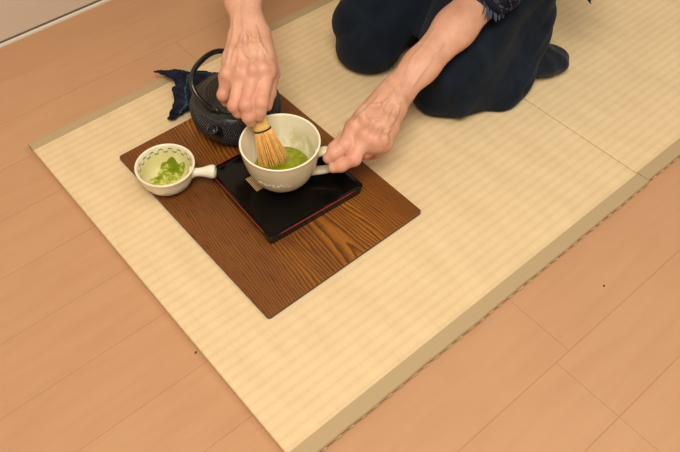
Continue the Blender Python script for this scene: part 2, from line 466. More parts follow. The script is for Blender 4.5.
M = dict(floor=mat_floor(), tatami=mat_tatami(), tape=mat_tape(), oak=mat_oak(), skin=mat_skin(),
         trousers=mat_cloth('navy_trouser_cloth', (.0045, .0075, .0130), (.0110, .0175, .0290), 16, sheen=.05),
         sock=mat_cloth('charcoal_knit', (.006, .008, .013), (.012, .016, .024), 30, 900),
         shirt=mat_shirt(), kcloth=mat_kettle_cloth(), bowl=mat_bowl(), mug=mat_mug(), tea=mat_tea(), powder=mat_powder(),
         iron=mat_iron(), bamboo=mat_bamboo(), wall=mat_wall(),
         bamboo_tine=simple('pale_bamboo_tine', (.85, .45, .12), .5, .2, 160),
         trim=simple('white_painted_rail', (.80, .74, .62), .4, .03, 20),
         dark_gap=simple('dark_gap', (.16, .11, .07), .8, .1, 50),
         lacquer=simple('black_lacquer', (.0022, .0020, .0019), .14, .2, 14, spec=.28),
         red=simple('red_lacquer', (.30, .018, .014), .3, .1, 50),
         gold=simple('gold_leaf', (.80, .56, .22), .3, .1, 200, metal=.3),
         thread=simple('black_thread', (.02, .014, .010), .8, .2, 300),
         stitch=simple('straw_thread', (.70, .52, .27), .6, .15, 300),
         teal=simple('teal_thread', (.030, .115, .150), .8, .3, 120),
         side=simple('board_edge_stain', (.07, .035, .015), .5, .2, 60),
         hair=simple('dark_hair', (.012, .010, .009), .5, .3, 200, bump=.6),
         eye=simple('eye_white', (.75, .72, .68), .2, .05, 60), iris=simple('dark_iris', (.02, .012, .008), .2, .1, 60),
         lip=simple('lip', (.45, .17, .13), .5, .1, 60),
         fringe=simple('slate_blue_thread', (.055, .07, .12), .85, .4, 150),
         speck=simple('dark_crumb', (.05, .03, .02), .8, .2, 400),
         ceramic=simple('warm_white_ceramic', (.84, .77, .61), .25, .04, 40))

# ================================================================== SETTING (floor top at z = 0)
MB().box(-3.2, 3.4, -2.6, 1.16, -.04, 0).build('floor', M['floor'], smooth=False, kind='structure')
w = MB().box(-3.2, 3.4, 1.1535, 1.24, -.04, 2.4).build('wall_back', M['wall'], smooth=False, kind='structure')
MB().box(-3.2, 3.4, 1.1455, 1.1535, 0, .0045).build('trim_1', M['trim'], smooth=False, kind='structure')
MB().box(-3.2, 3.4, 1.1518, 1.1535, .0045, .0085).build('gap_shade', M['dark_gap'], smooth=False, kind='structure')  # dark-coloured strip standing in for the shaded gap above the rail

# ================================================================== TATAMI MATS
def tatami(x0, y0, L, Wd, label, last=False):
    t = thing('tatami_mat', (x0, y0, 0), label, 'mat', group='pale half tatami mats laid side by side')
    h = .0255; T = .015
    b = MB()
    # rush-covered core: slightly softened top edge
    lo = [(0.0012, h * .5, 0), (L - .0012, h * .5, 0), (L - .0012, Wd - h * .5, 0), (0.0012, Wd - h * .5, 0)]
    def ring(ins, z): return [(ins, h * .5, z), (L - ins, h * .5, z), (L - ins, Wd - h * .5, z), (ins, Wd - h * .5, z)]
    b.prism([ring(.0012, 0), ring(0, .004), ring(0, T - .003), ring(.0008, T - .0012), ring(.0025, T - .0003), ring(.004, T)])
    b.build('rush_surface', M['tatami'], t, smooth=False)
    # cloth edging wrapped over the two long sides
    for sgn, nm in ((0, 'front'), (1, 'back')):
        prof = [(h, T - .001), (h, T + .0006), (.004, T + .0006), (.0018, T - .0002), (.0004, T - .0022), (0, T - .0045), (.0016, .0050), (.0040, .0008), (.010, .0004), (.010, T - .001)]
        e = MB(); n = 40
        loops = []
        for i in range(n + 1):
            xx = L * i / n; wob = .0004 * math.sin(i * 1.7) + .0003 * math.sin(i * .63)
            loops.append([(xx, (p + (wob if p < .003 else 0)) if not sgn else Wd - p, z) for p, z in prof])
        e.prism(loops)
        tp = e.build('border_tape', M['tape'], t, smooth=False)
        if not sgn:
            s = MB(); k = .018
            while k < L - .01:
                d = .009 + random.uniform(-.002, .003)
                s.tube(catmull([(k, .0020, .0035), (k + d * .4, .0002, .0062 + random.uniform(0, .001)), (k + d, .0000, .0080)], 4), .00075, 6)
                k += .0245 + random.uniform(-.003, .003)
            s.build('hem_stitching', M['stitch'], tp)
    return t
tatami(0, 0, .8108, .82, 'pale straw tatami mat carrying the wooden board, bowl, kettle and the kneeling knees')
tatami(.8122, .0022, .82, .82, 'pale straw tatami mat behind the kneeling person, beyond the seam at right')

# ================================================================== DARK WOODEN BOARD
bx0, bx1, by0, by1 = .1105, .4440, .2125, .6700
t = thing('wooden_board', ((bx0 + bx1) / 2, (by0 + by1) / 2, .0156), 'large dark brown stained oak board lying flat on the tatami under the tea things', 'board')
hx, hy = (bx1 - bx0) / 2, (by1 - by0) / 2
b = MB(); b.prism([rrect(-hx + .0006, hx - .0006, -hy + .0006, hy - .0006, .0055, 0), rrect(-hx, hx, -hy, hy, .0055, .0008), rrect(-hx, hx, -hy, hy, .0055, .0052)])
b.build('board_edge', M['side'], t, smooth=False)
b = MB(); b.prism([rrect(-hx, hx, -hy, hy, .0055, .0052), rrect(-hx, hx, -hy, hy, .0055, .0066), rrect(-hx + .0009, hx - .0009, -hy + .0009, hy - .0009, .0050, .0074)])
b.build('board_top', M['oak'], t, smooth=False)
BT = .0156 + .0074

# ================================================================== LACQUER TRAY
t = thing('lacquer_tray', (.3008, .4130, BT), 'square black lacquer tray with a thin red line round its edge, under the mug', 'tray', math.radians(-3.2))
S = .0990; H = .0200
b = MB()
def sq(s, z, r=.006, lift=0): return [(x, y, z + lift * (abs(x) > s - .03 and abs(y) > s - .03)) for x, y, z in rrect(-s, s, -s, s, r, z, 6)]
b.prism([sq(S - .0040, 0), sq(S - .0030, .0008), sq(S - .0010, H - .006), sq(S - .0002, H - .0025), sq(S, H - .0008), sq(S - .0004, H), sq(S - .0022, H + .0002), sq(S - .0060, H - .0010), sq(S - .008, H - .0012)])
b.build('tray_body', M['lacquer'], t, smooth=False, bevel=.0004, seg=2)
for k in range(4):
    r_ = MB(); c = math.cos(k * PI / 2); s_ = math.sin(k * PI / 2); g = S - .0002
    pts = [(-S + .019, -g, H - .0002), (S - .019, -g, H - .0002)]
    n = 16; P = [(pts[0][0] + (pts[1][0] - pts[0][0]) * i / n, pts[0][1], pts[0][2]) for i in range(n + 1)]
    r_.tube([(x * c - y * s_, x * s_ + y * c, z) for x, y, z in P], [.0002] + [.0007] * (n - 1) + [.0002], 8)
    r_.build('red_edge_line', M['red'], t)
g = MB()
for k in range(5):
    x = -.0560 + k * .0030
    g.box(x - .0008, x + .0008, .004, .040, H - .0012, H - .0008)
for k in range(9):
    y = .0045 + k * .0044; g.box(-.0564, -.0436, y - .00018, y + .00018, H - .0012, H - .0009)
g.build('gold_crest', M['gold'], t, smooth=False)
TT = BT + H - .0012

# ================================================================== MUG
mx, my = .2975, .4150
t = thing('tea_mug', (mx, my, TT), 'large cream stoneware mug with a loop handle on the black tray', 'mug')
Rm = .0685; Hm = .0915
prof_o = [(0, .0025), (.022, .0025), (.024, 0), (.029, 0), (.031, .003), (.040, .0085), (.0495, .019), (.0565, .033), (.0618, .050), (.0658, .070), (Rm - .0006, Hm - .004), (Rm, Hm - .0016)]
prof_i = [(Rm - .0008, Hm), (Rm - .0024, Hm + .0002), (Rm - .0038, Hm - .0012), (Rm - .0048, Hm - .006), (.0608, .070), (.0568, .050), (.0512, .034), (.044, .021), (.032, .011), (.018, .0072), (0, .0065)]
po = catmull([(r, 0, z) for r, z in prof_o[2:]], 3); pi_ = catmull([(r, 0, z) for r, z in prof_i], 3)
prof = prof_o[:2] + [(max(p[0], 0), p[2]) for p in po] + [(max(p[0], 0), p[2]) for p in pi_]
no = 2 + len(po)
b = MB(); b.lathe(prof, 96)
o = b.build('cup', M['mug'], t)
def inside_attr(o, rfun, zmin):
    me = o.data; a = me.attributes.new('inside', 'FLOAT', 'POINT')
    a.data.foreach_set('value', [1.0 if rfun(math.hypot(v.co.x, v.co.y), v.co.z) else 0.0 for v in me.vertices])
ro = [(p[0], p[2]) for p in po]
def r_outer(z):
    for (r0, z0), (r1, z1) in zip(ro, ro[1:]):
        if z0 <= z <= z1: return r0 + (r1 - r0) * (z - z0) / max(z1 - z0, 1e-9)
    return Rm
inside_attr(o, lambda r, z: (z > Hm - .0008) or (r < r_outer(z) - .0015 and z > .005), 0)
hd = np.array([.78, -.62, 0]); hd /= np.linalg.norm(hd)
hp = [hd * .0600 + [0, 0, .0615], hd * .076 + [0, 0, .0665], hd * .092 + [0, 0, .0645], hd * .102 + [0, 0, .0560], hd * .103 + [0, 0, .044], hd * .094 + [0, 0, .0315], hd * .078 + [0, 0, .0215], hd * .058 + [0, 0, .0180], hd * .044 + [0, 0, .0170]]
P = catmull(hp, 6); n = len(P)
hb = MB(); side = np.cross(hd, [0, 0, 1.])
hb.tube(P, [.0086 + .0022 * (abs(i / (n - 1) - .5) * 2) ** 3 for i in range(n)], 16, flat=.62, updir=(0, 0, 1))
hb.build('handle', M['mug'], t)
# raised cursive lettering round the lower body (only its rhythm is legible in the photograph)
lt = MB(); ang0 = math.radians(-166); s = 0.0
def on_wall(u, v):    # u metres along the wall, v metres up
    z = .0415 + v; r = r_outer(z) + .0001; a = ang0 + u / r_outer(.034); return np.array([r * math.cos(a), r * math.sin(a), z])
def stroke(pts, u0, sc=1.0): lt.tube([on_wall(u0 + p[0] * sc, p[1] * sc) for p in catmull([(x, y, 0) for x, y in pts], 5)], .00058, 6)
LET = {'m': ([(0, 0), (0, .004), (.0015, .0048), (.0026, .004), (.0026, 0), (.0027, .004), (.004, .0048), (.0052, .004), (.0054, 0)], .0068),
       'a': ([(.0036, .0042), (.0018, .0048), (.0002, .0026), (.0014, 0), (.0034, .0014), (.0037, .0044), (.0038, .0008), (.005, 0)], .0060),
       'r': ([(0, .0044), (.0002, 0), (.0005, .003), (.002, .0048), (.0032, .0042)], .0042),
       's': ([(.0030, .0044), (.0012, .0046), (.0006, .0034), (.0026, .0018), (.0020, .0002), (0, .0004)], .0044),
       'h': ([(0, .009), (.0001, 0), (.0004, .003), (.002, .0046), (.0034, .0036), (.0036, 0)], .0050),
       'i': ([(0, .0044), (.0001, .0006), (.001, 0)], .0024),
       't': ([(.0006, .0085), (.0006, .0012), (.0018, 0), (.0026, .0006)], .0036)}
u = 0
for ch in 'marashiti': stroke(LET[ch][0], u, 1.25); u += LET[ch][1] * 1.35
lt.build('raised_lettering', M['ceramic'], t)  # paler than the cup: light caught by the raised strokes is painted in
# tea
b = MB(); tl = .0235
ti = .0445
b.lathe([(0, .0135), (.020, .0125), (.036, .0165), (.0432, .0235), (.0470, .0285), (.0480, .0303), (.0465, .0300), (.03, .0297), (0, .0297)], 64)
# keep liquid inside the inner wall
o = b.build('matcha_tea', M['tea'], None, (mx, my, TT + .0005)); tag(o, 'bright green frothy matcha tea filling the bottom of the cream mug', 'tea')

# ================================================================== WHISK
tip = np.array((0.2905, 0.4258, 0.0720)); ring_ = np.array((0.2936, 0.4581, 0.1310))
axis = ring_ - tip; axis /= np.linalg.norm(axis)
t = thing('bamboo_whisk', tuple(ring_), 'bamboo tea whisk with fine splayed tines held upright in the mug', 'whisk')
q = Vector((0, 0, 1)).rotation_difference(Vector(axis)); Mx = q.to_matrix().to_4x4()
Lt = .068
hb = MB(); hb.lathe([(0, .0015), (.0142, .0015), (.0148, .002), (.0150, .006), (.0142, .026), (.0140, .042), (.0136, .0435), (.0116, .0435), (.0114, .034), (0, .034)], 40)
hb.xf(Mx).build('whisk_handle', M['bamboo'], t)
rb = MB()
for k in range(2): rb.lathe([(.0146, -.0012 + k * .0012), (.0153, -.0008 + k * .0012), (.0155, -.0002 + k * .0012), (.0153, .0003 + k * .0012), (.0146, .0006 + k * .0012)], 40, closed=True)
rb.xf(Mx).build('binding_thread', M['thread'], t)
tb = MB()
def tine(a, r0, rmid, rend, L, w):
    pts = []
    for i in range(9):
        s_ = i / 8; rr = (1 - s_) ** 2 * r0 + 2 * s_ * (1 - s_) * rmid + s_ * s_ * rend
        if s_ > .9: rr -= .002
        pts.append((rr * math.cos(a), rr * math.sin(a), -L * s_))
    tb.tube(pts, [w * (1 - .45 * i / 8) for i in range(9)], 5)
for k in range(72):
    a = 2 * PI * k / 72 + random.uniform(-.03, .03); jj = random.uniform(-.002, .002)
    tine(a, .0142, .0200 + jj, .0255 + jj, Lt - .004 + random.uniform(-.002, .001), .00078)
for k in range(40):
    a = 2 * PI * k / 40 + random.uniform(-.08, .08); tine(a, .0105, .0125, .0150 + random.uniform(-.002, .003), Lt - .010, .00062)
for k in range(12):
    a = 2 * PI * k / 12; tine(a, .006, .006, .006, Lt - .010, .0007)
tb.xf(Mx).build('tines', M['bamboo_tine'], t)

# ================================================================== SMALL SERVING BOWL
cx, cy = .1463, .5525
t = thing('pouring_bowl', (cx, cy, BT), 'small cream bowl with a stubby side handle holding green matcha powder', 'bowl')
Rb = .0522; Hb = .0475
po2 = catmull([(r, 0, z) for r, z in [(.0, .002), (.022, .002), (.024, 0), (.028, 0), (.0300, .003), (.0385, .0080), (.0440, .0165), (.0475, .027), (.0500, .0385), (Rb - .0006, Hb - .004), (Rb, Hb - .001)]], 4)
pi2 = catmull([(r, 0, z) for r, z in [(Rb - .001, Hb), (Rb - .0028, Hb), (Rb - .0045, Hb - .0015), (Rb - .006, Hb - .006), (.0415, .0290), (.0360, .0180), (.0290, .0105), (.0180, .0065), (0, .0055)]], 4)
b = MB(); b.lathe([(max(p[0], 0), p[2]) for p in po2 + pi2], 96)
o = b.build('bowl_body', M['bowl'], t)
me = o.data; a = me.attributes.new('inside', 'FLOAT', 'POINT'); k0 = 1 + (len(po2) - 1) * 96
a.data.foreach_set('value', [1.0 if i >= k0 else 0.0 for i in range(len(me.vertices))])
hd2 = np.array((0.2061, 0.4985, 0.0550)) - np.array([cx, cy, 0]); hd2[2] = 0; hl = np.linalg.norm(hd2); hd2 /= hl
hb = MB(); s0 = .0435
P = []; Rr = []
for i in range(15):
    s_ = i / 14; r_ = s0 + (hl + .0055 - s0) * s_
    P.append(tuple(hd2 * r_ + [0, 0, .0285 + .004 * s_])); Rr.append(.0098 - .0035 * math.sin(min(s_ * 1.25, 1) * PI) ** 1 * (1 - s_ * .6) + .0030 * s_ ** 1.5 if i < 14 else .0112)
Rr[0] = .0125; Rr[1] = .0100; Rr[-1] = .0108
# rounded rim and hollow end
e = np.array(P[-1]); P += [tuple(e + hd2 * .0008), tuple(e + hd2 * .0008), tuple(e + hd2 * .0002), tuple(e - hd2 * .008)]; Rr += [.0100, .0078, .0068, .0060]
hb.tube(P, Rr, 28); hb.build('side_handle', M['ceramic'], t)
# powder heap
pb = MB(); V = []; F = []; nr, ns = 14, 48
def pr_in(z):
    L = [(p[0], p[2]) for p in pi2]
    for (r0, z0), (r1, z1) in zip(L, L[1:]):
        if z1 <= z <= z0: return r1 + (r0 - r1) * (z - z1) / max(z0 - z1, 1e-9)
    return 0.0
for j in range(nr + 1):
    for k in range(ns):
        a_ = 2 * PI * k / ns
        edge = .0265 + .0022 * math.sin(7 * a_ + 2) + .0016 * math.sin(11 * a_) + .008 * math.sin(a_ * 2 + .6) + .003 * math.sin(5 * a_ + 1) + .007 * max(0, math.cos(a_ - .95)) ** 5 + .005 * max(0, math.cos(a_ - 2.3)) ** 2
        r_ = edge * j / nr; x, y = r_ * math.cos(a_), r_ * math.sin(a_)
        f = j / nr; base = .0055 + .0006
        # inner-wall height under this point
        zi = next((p[2] for p in pi2[::-1] if p[0] >= r_), .0055)
        lump = .0016 * math.sin(x * 420 + 1) * math.cos(y * 380) + .0012 * math.sin(x * 900 + y * 700)
        z = max(zi + .0007, .0125 + .006 * (1 - f) * .6 + lump) if j < nr else zi + .0002
        V.append((x, y, z))
for j in range(nr):
    for k in range(ns): k2 = (k + 1) % ns; F.append((j * ns + k, j * ns + k2, (j + 1) * ns + k2, (j + 1) * ns + k))
pb.add(V, F); o = pb.build('matcha_powder', M['powder'], None, (cx, cy, BT)); tag(o, 'clumped green matcha powder lying in the small cream bowl', 'powder', kind='stuff')

# ================================================================== CAST IRON KETTLE
kx, ky = .330, .5985
t = thing('iron_kettle', (kx, ky, BT), 'black cast iron kettle with dotted body and arched handle folded over, beside the right hand', 'kettle')
pk = catmull([(r, 0, z) for r, z in [(.052, 0), (.060, .004), (  .0710, .014), (.0795, .028), (.0825, .042), (.0815, .055), (.0760, .066), (.0665, .0735), (.056, .0765)]], 12)
PL = np.array([[p[0], p[2]] for p in pk]); ss = np.concatenate([[0], np.cumsum(np.linalg.norm(np.diff(PL, axis=0), axis=1))])
rows = 190; uu = np.linspace(0, ss[-1], rows); pk = [np.array([np.interp(u_, ss, PL[:, 0]), 0, np.interp(u_, ss, PL[:, 1])]) for u_ in uu]
seg = 900; V = np.zeros((rows, seg, 3)); DT = np.zeros((rows, seg)); th = np.arange(seg) * 2 * PI / seg
sp_a = math.radians(210)
for i, p in enumerate(pk):
    frac = i / (rows - 1); nd = 120
    a1 = pk[min(i + 1, rows - 1)] - pk[max(i - 1, 0)]; nrm = np.array([a1[2], -a1[0]]); nrm /= np.linalg.norm(nrm)
    dot = abs(math.sin(PI * i / 6.0))
    amp = .0028 * (1 if .16 < frac < .84 else 0)
    par = (int(i // 6) % 2) * PI
    bmp = amp * dot * np.clip(np.cos(th * nd + par), 0, 1)
    DT[i] = bmp / .0028
    V[i, :, 0] = (p[0] + bmp * nrm[0]) * np.cos(th); V[i, :, 1] = (p[0] + bmp * nrm[0]) * np.sin(th); V[i, :, 2] = p[2] + bmp * nrm[1]
idx = np.arange(rows * seg).reshape(rows, seg); nx = np.roll(idx, -1, 1)
F = np.stack([idx[:-1], nx[:-1], nx[1:], idx[1:]], -1).reshape(-1, 4)
V = V.reshape(-1, 3)
kb = mesh('kettle_body', V, F, M['iron'], t, attrs=dict(worn=DT.ravel()))
b = MB(); b.lathe([(0, .0004), (.0525, 0.0004), (.0525, .0012), (0, .0012)], 48); b.build('kettle_base', M['iron'], t)
lid = MB(); pl = [(.0575, .0757), (.0580, .0780), (.0560, .0795)]
for k in range(7):
    r_ = .050 - k * .0055; zc = .0800 + .0065 * (1 - (r_ / .056) ** 2); pl += [(r_ + .002, zc), (r_ + .0006, zc + .00025), (r_ - .0016, zc + .0002), (r_ - .0024, zc - .0002)]
pl += [(.008, .0868), (.0065, .0900), (.0080, .0935), (.0105, .0965), (.0110, .0990), (.0085, .1015), (0, .1022)]
lid.lathe(pl, 72)
l = MB(); l.lathe([(r, z) for r, z in pl if z < .0870 and r > .0075], 72); l2 = MB(); l2.lathe([(r, z) for r, z in pl if z >= .0868 and r < .0115], 32)
L0 = l.build('lid', M['iron'], t); l2.build('knob', M['iron'], L0)
# spout
sd = np.array([math.cos(sp_a), math.sin(sp_a), 0]); sp = MB()
P = catmull([sd * .064 + [0, 0, .040], sd * .078 + [0, 0, .047], sd * .087 + [0, 0, .0590], sd * .094 + [0, 0, .0690]], 5); n = len(P)
R_ = [.0190 - .0085 * (i / (n - 1)) ** .7 for i in range(n)]
tdir = P[-1] - P[-2]; tdir /= np.linalg.norm(tdir)
P += [P[-1] + tdir * .0010, P[-1] + tdir * .0008, P[-1] - tdir * .014]; R_ += [.0100, .0080, .0062]
sp.tube(P, R_, 24); sp.build('spout', M['iron'], t)
# folded arch handle and its lugs
ha = math.radians(200); d_ = np.array([math.cos(ha), math.sin(ha), 0]); p_ = np.array([-d_[1], d_[0], 0])
if p_ @ np.array([-.76, .65, 0]) < 0: p_ = -p_
lean = math.radians(50); wv, hh, bul = .057, .082, .006; zl = .095 - BT + .002
P = []
for i in range(49):
    tt = PI * i / 48; c = math.cos(tt); s_ = math.sin(tt)
    wq = math.copysign(abs(c) ** .8, c) * wv + (math.copysign(1, c) * bul * 2 * math.sin(2 * min(tt, PI - tt)))
    up = max(s_, 0) ** .9 * hh
    P.append(d_ * wq + np.array([0, 0, zl]) + up * (math.cos(lean) * np.array([0, 0, 1]) + math.sin(lean) * p_))
hb = MB(); hb.tube(P, [.0042 + .0008 * math.sin(PI * i / 48) for i in range(49)], 14); HO = hb.build('arch_handle', M['iron'], t)
for sgn in (1, -1):
    c_ = d_ * wv * sgn
    lg = MB(); q_ = np.array([-d_[1], d_[0], 0])
    LP = [c_ + q_ * .009 + [0, 0, .068], c_ + q_ * .0085 + [0, 0, zl - .001], c_ + q_ * .004 + [0, 0, zl + .006], c_ - q_ * .004 + [0, 0, zl + .006], c_ - q_ * .0085 + [0, 0, zl - .001], c_ - q_ * .009 + [0, 0, .068]]
    lg.tube(catmull(LP, 5), .0045, 12, updir=d_); lg.build('lug', M['iron'], t)

# ================================================================== CLOTH BEHIND THE KETTLE
def cloth_piece():
    t = thing('indigo_cloth', (.31, .74, .0156), 'crumpled dark indigo cloth with teal stitched edges behind the kettle', 'cloth')
    F_ = Field((.20, .63, .004), (.46, .86, .085), .0022)
    def ct(a, b, ra, rb, k=.010): F_.cap(np.array(a), np.array(b), ra, rb, k)
    A = np.array((0.2993, 0.7247, 0.0400)); Bq = np.array((0.3865, 0.6740, 0.0450)); T1 = np.array((0.2919, 0.8335, 0.0220)); T1b = np.array((0.3092, 0.7798, 0.0400)); T2 = np.array((0.2393, 0.6933, 0.0240)); C2 = np.array((0.3331, 0.7354, 0.0450))
    M1 = np.array((0.3166, 0.7542, 0.0420)); D2 = np.array((0.2759, 0.7058, 0.0300)); E2 = np.array((0.3082, 0.7090, 0.0300)); G2 = np.array((0.3434, 0.6945, 0.0300))
    nz = (0.15, .2, 1)
    def fl(a, b, ra, rb, f=.38, k=.008): F_.cap(a, b, ra, rb, k, nrm=nz, flat=f)
    fl(T1, T1b, .004, .013, .55); fl(T1b, M1, .013, .018, .5); fl(M1, C2, .020, .024); fl(C2, Bq, .024, .026)
    fl(M1, A, .020, .026); fl(A, D2, .026, .018); fl(D2, T2, .020, .0075); fl(A, E2, .026, .022); fl(E2, G2, .024, .03); fl(C2, G2, .026, .03)
    F_.cap(A - [0, 0, .018], G2 - [0, 0, .012], .014, .014, .014)
    F_.cap(T1b - [0, 0, .006], M1 - [0, 0, .014], .011, .012, .01); F_.cap(D2 - [0, 0, .006], A - [0, 0, .016], .008, .012, .01)
    # ridges of the folds
    for a, b in (((158, 70, .024), (178, 67.5, .044)), ((178, 67.5, .046), (196, 76, .050)), ((190, 78, .048), (176, 114, .030)), ((200, 92, .044), (174, 118, .028)), ((196, 76, .051), (236, 75, .050)), ((205, 86, .046), (238, 84, .046)), ((165, 77, .028), (186, 82, .042))):
        pass
    return t, F_, (T1, T1b, M1, A, Bq, T2, C2, D2, E2, G2)
t, F_, pts = cloth_piece()
T1, T1b, M1, A_, Bq, T2, C2, D2, E2, G2 = pts
sl, X = F_.region(F_.lo, F_.lo + F_.h * (F_.n - 1), 0)
F_.D[sl] += (.0018 * np.sin(X[..., 0] * 260 + X[..., 1] * 120) * np.sin(X[..., 1] * 210 - X[..., 0] * 60) + .0009 * np.sin(X[..., 0] * 520 - X[..., 1] * 610)).astype(np.float32)
F_.cap(np.array([.327, .601, -.02]), np.array([.327, .601, .14]), .0885, .0885, .004, op='carve')
F_.plane((0, 0, .0160), (0, 0, -1), .002)
V, F = F_.mesh(); V = relax(V, F, 2)
mesh('folded_sheet', V - np.array([.31, .74, .0156]), F, M['kcloth'], t)
# stitched teal edges following the folds
def surf_z(x, y):
    i = int(round((x - F_.lo[0]) / F_.h)); j = int(round((y - F_.lo[1]) / F_.h))
    i = min(max(i, 0), F_.n[0] - 1); j = min(max(j, 0), F_.n[1] - 1)
    c_ = F_.D[i, j]; k = np.where(c_ < 0)[0]
    return F_.ax[2][k[-1]] + .0014 if len(k) else None
for nm, L in (('edge_stitching', [(0.3162, 0.7419, 0.0450), (0.2920, 0.7156, 0.0450), (0.2764, 0.6937, 0.0380), (0.2529, 0.6880, 0.0300)]), ('edge_stitching', [(0.3313, 0.6976, 0.0450), (0.3012, 0.6923, 0.0400), (0.2769, 0.6898, 0.0300), (0.2427, 0.6839, 0.0260)]),
              ('edge_stitching', [(0.3217, 0.7452, 0.0500), (0.3462, 0.7323, 0.0500), (0.3699, 0.7042, 0.0500), (0.3945, 0.6912, 0.0500)])):
    s = MB(); C_ = catmull(L, 14); acc = 0
    for i in range(0, len(C_) - 1, 2):
        a, b_ = C_[i], C_[i + 1]; za, zb = surf_z(a[0], a[1]), surf_z(b_[0], b_[1])
        if za is None or zb is None: continue
        off = np.array([random.uniform(-.0015, .0015), random.uniform(-.0015, .0015), 0])
        s.tube([np.array([a[0], a[1], za]) + off - [.31, .74, .0156], np.array([b_[0], b_[1], zb]) - off - [.31, .74, .0156]], .0011, 6)
    if s.V: s.build(nm, M['teal'], t)

# ================================================================== PERSON
person = thing('person', (.80, .50, .0156), 'person in navy clothes kneeling on the tatami, leaning over to whisk tea with both hands', 'person')
PO = np.array([.80, .50, .0156])
def N(v): v = np.array(v, float); return v / np.linalg.norm(v)
allV, allF, fl_, vn_ = [], [], [], []
def collect(F_, flush=(), veins=(), it=2):
    V, F = F_.mesh(); V = relax(V, F, it)
    base = sum(len(v) for v in allV); allV.append(V); allF.append(F + base)
    f = np.zeros(len(V)); w_ = np.zeros(len(V))
    for c, r in flush: f = np.maximum(f, np.exp(-((V - np.array(c)) ** 2).sum(1) / r ** 2))
    for line in veins:
        for a, b in zip(line[:-1], line[1:]):
            a = np.array(a); b = np.array(b); ab = b - a; tt = np.clip(((V - a) @ ab) / (ab @ ab), 0, 1)
            w_ = np.maximum(w_, np.exp(-((V - a - tt[:, None] * ab) ** 2).sum(1) / .0032 ** 2))
    fl_.append(f); vn_.append(w_)

def build_hand(spec, lo, hi, h=.0018):
    F_ = Field(lo, hi, h)
    W, E = np.array(spec['wrist']), np.array(spec['elbow'])
    MC = [np.array(p) for p in spec['mcp']]; up = N(spec['dorsal'])     # unit vector out of the back of the hand
    rs = spec.get('rs', 1.0)
    # forearm: oval, thicker towards the elbow
    ax = N(E - W); side = N(np.cross(up, ax))
    for i, (s0, s1, r0, r1) in enumerate(spec['arm']):
        F_.cap(W + (E - W) * s0, W + (E - W) * s1, r0, r1, .02, nrm=N(up - ax * (up @ ax)), flat=spec.get('aflat', .80))
    # ulna head bump
    if 'ulna' in spec: F_.ell(spec['ulna'], (.008, .008, .008), .018)
    # palm: one slanting slab per metacarpal, blended
    roots = spec['roots']
    for i, m in enumerate(MC):
        r0 = np.array(roots[i]); pr = .0125 * rs
        F_.cap(r0 - up * .0045, m - up * .0035, .0150 * rs, pr, .014)
    for i in range(3):
        F_.cap((np.array(roots[i]) + roots[i + 1]) / 2 - up * .008, (MC[i] + MC[i + 1]) / 2 - up * .010, .014 * rs, .0115 * rs, .012)
    # webs between the fingers reach a third of the way down the first phalanges
    for i in range(3):
        p0, p1 = MC[i], np.array(spec['fingers'][i]['p'][1]); q0, q1 = MC[i + 1], np.array(spec['fingers'][i + 1]['p'][1]); wf = spec.get('web', .38)
        F_.cap((p0 + q0) / 2 - up * .004, (p0 + (p1 - p0) * wf + q0 + (q1 - q0) * wf) / 2 - up * .005, .0120 * rs, .0085 * rs, .010)
    F_.cap(W, (np.array(roots[1]) + roots[2]) / 2 - up * .006, spec['wr'], spec['wr'] * .95, .016, nrm=up, flat=.75)
    for i in range(3):
        a_, b_ = MC[i], MC[i + 1]; F_.cap(a_ - up * .0022, b_ - up * .0022, .0118 * rs, .0118 * rs, .014)
        a2, b2 = MC[i] * .55 + np.array(roots[i]) * .45, MC[i + 1] * .55 + np.array(roots[i + 1]) * .45
        F_.cap(a2 - up * .0030, b2 - up * .0030, .0138 * rs, .0138 * rs, .014)
    if 'thenar' in spec:
        for a, b, ra, rb in spec['thenar']: F_.cap(a, b, ra, rb, .012)
    palm = F_.D.copy()
    out = None
    for f in spec['fingers']:
        F_.D = palm.copy(); P = [np.array(p) for p in f['p']]; R = f['r']
        for i in range(len(P) - 1):
            F_.cap(P[i], P[i + 1], R[i], R[i + 1] , .009 if i == 0 else .0035)
            # knuckle swell
        for i in range(1, len(P) - 1): F_.ell(P[i] + (np.array(f.get('kn', up))) * .0004, (R[i] * 1.01,) * 3, .005)
        if out is None: out = F_.D
        else:
            k = .0022; a, b = out, F_.D
            # fingers blend with each other only through the palm
            hh = np.maximum(k - np.abs(a - b), 0) / k; hh = np.where(np.abs(a - palm) < 1e-4, 0, hh) * np.where(np.abs(b - palm) < 1e-4, 0, 1)
            out = np.minimum(a, b) - hh * hh * k * .25
    F_.D = out
    # knuckle heads, tendons and veins on the back of the hand
    def snap(p, d=0.0):          # drop a point onto the skin along the dorsal direction
        p = np.array(p, float)
        for q in np.arange(.040, -.040, -.0006):
            x_ = p + up * q; ii = np.round((x_ - F_.lo) / F_.h).astype(int)
            if (ii >= 0).all() and (ii < F_.n).all() and F_.D[tuple(ii)] < 0: return x_ + up * d
        return p
    base = [snap(m, -.0045) for m in MC]
    for b_ in base: F_.ell(b_, (.0070 * rs,) * 3, .009)
    for i, m in enumerate(MC):
        pts_ = [snap(np.array(roots[i]) * (1 - q) + m * q, -.0008) for q in (.1, .4, .7, .95)]
        for a_, b_ in zip(pts_[:-1], pts_[1:]): F_.cap(a_, b_, .0021, .0023, .005)
    lines = []
    for line in spec['veins']:
        C_ = catmull(line, 3); L_ = [snap(p, -.0002) for p in C_]; lines.append(L_)
    for L_ in lines:
        for a_, b_ in zip(L_[:-1], L_[1:]):
            if np.linalg.norm(a_ - b_) < .02: F_.cap(a_, b_, .0016, .0016, .0032)
    spec['vlines'] = lines
    return F_

